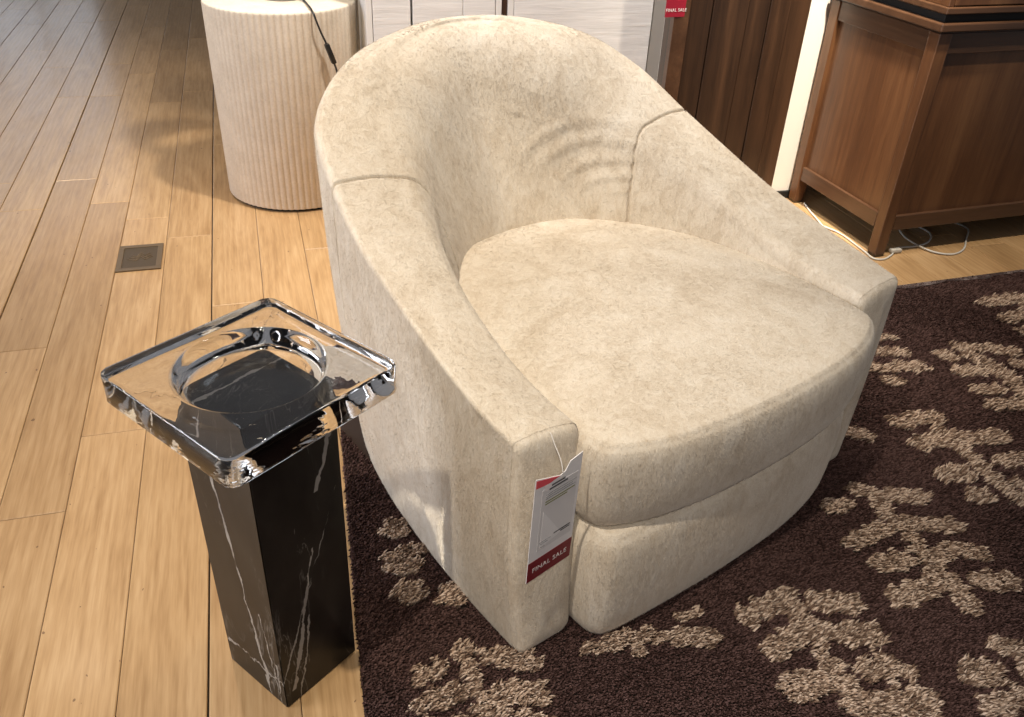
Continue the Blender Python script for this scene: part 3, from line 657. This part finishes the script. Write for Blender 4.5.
# ------------------------------------------------------------------ floor outlet cover
fo = thing('floor_outlet', 'small square bronze outlet cover set into the plank floor', 'floor outlet', (-.402, 2.631, 0))
bm = bmesh.new(); w, l = .0655, .089
for c in ((-w, w, -l, -l+.018), (-w, w, l-.018, l), (-w, -w+.016, -l+.018, l-.018), (w-.016, w, -l+.018, l-.018)): bb(bm, *c, .0005, .005, .0012)
obj('frame', bm, M_bronze, fo, smooth=False)
bm = bmesh.new(); bb(bm, -w+.016, w-.016, -l+.018, l-.018, .0005, .003, 0); lid = obj('lid', bm, M_bronze2, fo, smooth=False)
bm = bmesh.new()
for k in range(3):
    t = .012+.013*k; tube(bm, [(-.036+.005*k, t-.02, .0034), (-.010, t-.034, .0034), (.002, t-.004, .0034), (.014, t-.030, .0034), (.036-.005*k, t-.012, .0034)], .0016, 6)
obj('relief', bm, M_bronze, lid)

# ------------------------------------------------------------------ white cabinets behind the chair
def white_cab(x0, x1, yf, yb, doors, name, label, ht=1.9):
    t = thing(name, label, 'cabinet', ((x0+x1)/2, (yf+yb)/2, 0), group=None); ox, oy = (x0+x1)/2, (yf+yb)/2
    bm = bmesh.new()
    bb(bm, x0-ox, x0-ox+.02, yf-oy, yb-oy, .0005, ht); bb(bm, x1-ox-.02, x1-ox, yf-oy, yb-oy, .0005, ht); bb(bm, x0-ox+.02, x1-ox-.02, yb-oy-.012, yb-oy, .0005, ht)
    bb(bm, x0-ox+.02, x1-ox-.02, yf-oy+.03, yb-oy-.012, .0005, .05); bb(bm, x0-ox+.02, x1-ox-.02, yf-oy+.03, yb-oy-.012, ht-.03, ht)
    obj('carcass', bm, M_walls, t, smooth=False)
    for a, b, gr in doors:
        bm = bmesh.new()
        e = [a]+list(gr)+[b]
        for p, q in zip(e, e[1:]): bb(bm, p-ox+.001, q-ox-.001, yf-oy, yf-oy+.022, .055, ht-.035, .0025)
        bb(bm, a-ox+.004, b-ox-.004, yf-oy+.006, yf-oy+.02, .056, ht-.036, 0)
        d = obj('door', bm, M_white, t, smooth=False)
        bm = bmesh.new(); x = b-ox-.035; tube(bm, [(x, yf-oy, 1.02), (x, yf-oy-.025, 1.02), (x, yf-oy-.025, 1.16), (x, yf-oy, 1.16)], .005, 8); obj('handle', bm, M_steel, d)
    return t
M_walls = plain('white_lacquer', (.80, .79, .77), .5)
white_cab(.373, .828-.004, 2.92, 3.06, [(.394, .519, ()), (.524, .803, (.692,))], 'cabinet', 'white wood grain cabinet with grooved doors right next to the fluted drum')
cab2 = white_cab(.846, 1.444, 2.92, 3.18, [(.866, 1.374, ())], 'cabinet', 'white wood grain cabinet with one wide door left of the dark plank cabinet')
bm = bmesh.new(); ox2 = (.846+1.444)/2; bb(bm, 1.378-ox2, 1.425-ox2, -.128, -.108, .055, 1.865, .002); obj('filler_stile', bm, M_greyside, cab2, smooth=False)
bm = bmesh.new(); bb(bm, .826, .845, 2.93, 3.06, .0005, 1.88, 0)
o = obj('filler_board', bm, M_dark, smooth=False); tag(o, 'narrow brown board filling the gap between the two white cabinets', 'board')

# ------------------------------------------------------------------ dark plank cabinet
x0, x1, yf, yb = 1.296, 1.788, 2.60, 2.685
w = thing('wardrobe', 'tall dark walnut cabinet of vertical planks between white cabinet and white wall', 'wardrobe', ((x0+x1)/2, (yf+yb)/2, 0))
ox, oy = (x0+x1)/2, (yf+yb)/2
bm = bmesh.new(); bb(bm, x0+.012-ox, x1-ox, yf-oy+.02, yb-oy, .05, 2.0); obj('carcass', bm, M_dark, w, smooth=False)
bm = bmesh.new(); e = [x0, x0+.052, x0+.135, x0+.262, x0+.34, x0+.415, x1]
for k, (p, q) in enumerate(zip(e, e[1:])):
    if k == 0: continue
    bb(bm, p-ox+.0012, q-ox-.0012, yf-oy+(.004 if k % 2 else 0), yf-oy+.021, .05, 2.0, .002)
obj('plank_front', bm, M_dark, w, smooth=False)
bm = bmesh.new(); bb(bm, e[0]-ox, e[1]-ox, yf-oy-.006, yf-oy+.02, .05, 2.0, .002); obj('edge_stile', bm, M_walnut_v, w, smooth=False)
bm = bmesh.new(); bb(bm, x0-ox+.01, x1-ox-.01, yf-oy+.02, yb-oy, .0005, .05, 0); obj('toe_kick', bm, M_black, w, smooth=False)
# small red tag
st = thing('sale_tag', 'small red FINAL SALE tag hanging on the dark plank cabinet', 'price tag', (1.300, 2.5925, .692), math.radians(4))
card('card', [(-.036, 0), (.034, -.004), (.034, .09), (-.036, .09)], 0, M_redtag, st, .0012) if False else None
M_redtag = plain('small_tag_red', (.33, .012, .035), .5)
card('card', [(-.040, 0), (.036, 0), (.036, .075), (.028, .085), (-.032, .085), (-.040, .075)], 0, M_redtag, st, .0012)
text('lettering', 'FINAL SALE', .0135, Matrix.Translation((-.002, -.0011, .020)) @ Matrix.Rotation(PI/2, 4, 'X'), M_letter, st)
bm = bmesh.new(); tube(bm, catmull([(0, -.001, .078), (.002, .0, .10), (.006, .006, .15)], 6), .0008, 6); obj('string', bm, M_string, st)

# ------------------------------------------------------------------ sideboard (right)
CBX, CBY, PH = 1.938, 2.162, .04
sb = thing('sideboard', 'walnut framed sideboard with inset panels and square legs at right', 'sideboard', (CBX, CBY, 0), PH)
Dp, Wd, ZT = .519, 1.50, .752
lg = .046
for (x, y) in ((0, 0), (0, Dp-lg), (Wd-lg, 0), (Wd-lg, Dp-lg)):
    bm = bmesh.new(); vs = bb(bm, x, x+lg, y, y+lg, .010, ZT-.03, .0025)
    for v in vs:
        if v.co.z < .09: v.co.x += (.006 if v.co.x > x+lg/2 else 0)*-1; v.co.y += (.006 if v.co.y > y+lg/2 else 0)*-1
    l_ = obj('leg', bm, M_walnut, sb, smooth=False)
    bm = bmesh.new(); bb(bm, x+.002, x+lg-.008, y+.002, y+lg-.008, .0005, .0105, .001); obj('foot_cap', bm, M_bronze2, l_, smooth=False)
rec = .012
def rails(nm, c, mat): bm = bmesh.new(); bb(bm, *c, .002); return obj(nm, bm, mat, sb, smooth=False)
zr0, zr1, zt0 = .093, .144, ZT-.030
rails('bottom_rail', (.004, .034, lg, Dp-lg, zr0, zr1), M_walnut_v); rails('top_rail', (.004, .034, lg, Dp-lg, zt0-.06, zt0), M_walnut_v)
rails('bottom_rail', (lg, Wd-lg, .004, .034, zr0, zr1), M_walnut_h); rails('top_rail', (lg, Wd-lg, .004, .034, zt0-.06, zt0), M_walnut_h)
rails('side_panel', (.016, .028, lg-.004, Dp-lg+.004, zr1-.004, zt0-.056), M_walnut)
rails('front_panel', (lg-.004, Wd-lg+.004, .016, .028, zr1-.004, zt0-.056), M_walnut)
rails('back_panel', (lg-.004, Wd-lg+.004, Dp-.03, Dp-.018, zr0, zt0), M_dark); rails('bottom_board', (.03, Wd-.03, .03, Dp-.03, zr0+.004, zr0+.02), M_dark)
rails('side_panel', (Wd-.028, Wd-.016, lg-.004, Dp-lg+.004, zr0, zt0), M_walnut)
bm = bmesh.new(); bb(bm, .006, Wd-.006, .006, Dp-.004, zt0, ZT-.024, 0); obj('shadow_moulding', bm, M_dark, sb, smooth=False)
bm = bmesh.new(); bb(bm, -.012, Wd+.012, -.012, Dp, ZT-.024, ZT, .004); obj('table_top', bm, M_walnut_h, sb, smooth=False)
up = thing('hutch', 'walnut upper chest resting on top of the sideboard at right', 'hutch', (CBX, CBY, ZT), PH)
bm = bmesh.new(); bb(bm, .012, Wd-.012, .012, Dp-.006, .0005, .024, 0); obj('recessed_plinth', bm, M_black, up, smooth=False)
bm = bmesh.new(); bb(bm, -.006, Wd+.006, -.006, Dp, .024, .043, .003); obj('base_moulding', bm, M_walnut_h, up, smooth=False)
bm = bmesh.new(); bb(bm, .004, .022, .004, Dp-.008, .043, .70, .002); bb(bm, Wd-.022, Wd-.004, .004, Dp-.008, .043, .70, .002); bb(bm, .022, Wd-.022, Dp-.02, Dp-.008, .043, .70, 0); bb(bm, .004, Wd-.004, .004, Dp-.008, .70, .722, .002)
obj('carcass', bm, M_walnut, up, smooth=False)
for k in range(3):
    a = .024+k*(Wd-.048)/3; b = a+(Wd-.048)/3-.003; bm = bmesh.new(); bb(bm, a, b, .003, .021, .046, .697, .002); d = obj('door', bm, M_walnut, up, smooth=False)
    bm = bmesh.new(); lathe(bm, [(.006, 0), (.006, .012), (.013, .018), (.013, .024), (.008, .027)], 20); bmesh.ops.rotate(bm, cent=(0, 0, 0), matrix=Matrix.Rotation(PI/2, 3, 'X'), verts=bm.verts); bmesh.ops.translate(bm, vec=(b-.04, .003, .36), verts=bm.verts); obj('knob', bm, M_bronze, d, angle=40)
# cable on the floor under the sideboard
cb = thing('power_cable', 'thin white cable with plug lying on the floor under the sideboard', 'cable', (1.98, 2.25, 0))
pts = catmull([(1.955, 2.62, .004), (1.935, 2.55, .004), (1.918, 2.47, .004), (1.908, 2.425, .004), (1.916, 2.400, .004), (1.928, 2.370, .004), (1.934, 2.32, .004), (1.932, 2.25, .004), (1.930, 2.20, .004), (1.928, 2.152, .004), (1.96, 2.140, .004), (2.01, 2.165, .004), (2.06, 2.205, .004), (2.14, 2.205, .004), (2.21, 2.23, .004),
      (2.26, 2.29, .005), (2.24, 2.36, .006), (2.17, 2.34, .009), (2.135, 2.25, .010), (2.16, 2.16, .006), (2.22, 2.125, .004), (2.29, 2.15, .004), (2.36, 2.22, .004), (2.43, 2.30, .004), (2.40, 2.38, .004), (2.33, 2.44, .004)], 8)
pts = pts-np.array([1.98, 2.25, 0]); bm = bmesh.new(); tube(bm, pts, .0032, 8); obj('cord', bm, M_cable, cb)
bm = bmesh.new(); box(bm, (.055, -.068, .009), (.042, .018, .013), rz=0, bev=.003); obj('plug', bm, M_cable, cb, angle=40)

# ------------------------------------------------------------------ camera
cam = bpy.data.cameras.new('camera'); co = link(bpy.data.objects.new('camera', cam)); S.camera = co
cam.sensor_fit = 'HORIZONTAL'; cam.sensor_width = 36; cam.lens = 860.92/1024*36; cam.clip_start = .05
yaw, pit, rol = .304625, .577612, .0476883
fw = Vector((math.sin(yaw)*math.cos(pit), math.cos(yaw)*math.cos(pit), -math.sin(pit))); rt = Vector((math.cos(yaw), -math.sin(yaw), 0)); upv = rt.cross(fw)
r2 = math.cos(rol)*rt+math.sin(rol)*upv; u2 = -math.sin(rol)*rt+math.cos(rol)*upv
co.matrix_world = Matrix(((r2.x, u2.x, -fw.x, 0), (r2.y, u2.y, -fw.y, 0), (r2.z, u2.z, -fw.z, 1.25), (0, 0, 0, 1)))

# ------------------------------------------------------------------ light
def spot(name, loc, target, power, color, size, radius, blend=.5):
    l = bpy.data.lights.new(name, 'SPOT'); l.energy = power; l.color = color; l.spot_size = math.radians(size); l.spot_blend = blend; l.shadow_soft_size = radius
    o = link(bpy.data.objects.new(name, l)); o.location = loc; o.rotation_euler = (Vector(target)-Vector(loc)).to_track_quat('-Z', 'Y').to_euler(); return o
def area(name, loc, target, power, color, sx, sy):
    l = bpy.data.lights.new(name, 'AREA'); l.shape = 'RECTANGLE'; l.size = sx; l.size_y = sy; l.energy = power; l.color = color
    o = link(bpy.data.objects.new(name, l)); o.location = loc; o.rotation_euler = (Vector(target)-Vector(loc)).to_track_quat('-Z', 'Y').to_euler(); return o
WARM = (1, .80, .56); WARM2 = (1, .86, .68)
key = spot('track_spot_key', (-.62, .24, 2.98), (.10, 1.05, .3), 215, (1, .88, .72), 46, .03, .6)
spot('track_spot_floor', (-.3, 2.2, 3.0), (-.05, 2.0, 0), 105, WARM, 62, .06, .8)
spot('added_spot_aisle', (-1.3, 3.6, 3.0), (-1.1, 3.6, 0), 100, WARM, 90, .08, .9)  # unseen spot, added to warm the far-left floor
spot('added_spot_drum', (.10, 2.9, 3.0), (.12, 3.1, .6), 66, WARM2, 40, .06, .6)  # unseen spot, added to brighten the top of the drum
spot('track_spot_seat', (.78, 1.75, 3.0), (.72, 1.5, .4), 58, (1, .90, .76), 62, .10, .8)
spot('fill_spot_front', (-.45, -1.2, 2.8), (.75, .95, .2), 110, (1, .90, .77), 30, .08, .9)  # added fill from the camera side for the chair's front faces
spot('track_spot_sideboard', (1.42, 1.45, 3.0), (2.0, 2.2, .3), 250, WARM2, 55, .04, .6)
spot('track_spot_wall', (1.5, 1.7, 3.0), (1.90, 2.7, .4), 800, WARM2, 26, .05, .6)
spot('track_spot_white', (.85, 2.1, 3.0), (.85, 2.95, .8), 330, (1, .93, .85), 75, .08, .8)
area('window_daylight', (-2.4, 8.9, 1.6), (-2.0, 3, .3), 18, (.84, .90, 1), 2.3, 2.3)
area('side_window_daylight', (-4.0, 1.4, 1.9), (.1, 1.5, .4), 120, (.90, .92, 1), 1.6, 2.0)
key.data.cycles.is_caustics_light = True; gt.cycles.is_caustics_caster = True
for o in bpy.data.objects:
    if o.type == 'MESH' and o.name.split('.')[0] in ('arm', 'floor', 'front_panel', 'seat_base', 'column'): o.cycles.is_caustics_receiver = True
w = bpy.data.worlds.new('store_light'); S.world = w; w.use_nodes = True
w.node_tree.nodes['Background'].inputs[0].default_value = (.92, .90, .95, 1); w.node_tree.nodes['Background'].inputs[1].default_value = .20

S.view_settings.view_transform = 'Standard'; S.view_settings.look = 'None'; S.view_settings.gamma = 1; S.view_settings.use_curve_mapping = False
S.view_settings.exposure = 0
S.cycles.use_denoising = True; S.cycles.max_bounces = 12; S.cycles.transmission_bounces = 12; S.cycles.caustics_refractive = True
S.cycles.sample_clamp_indirect = 4
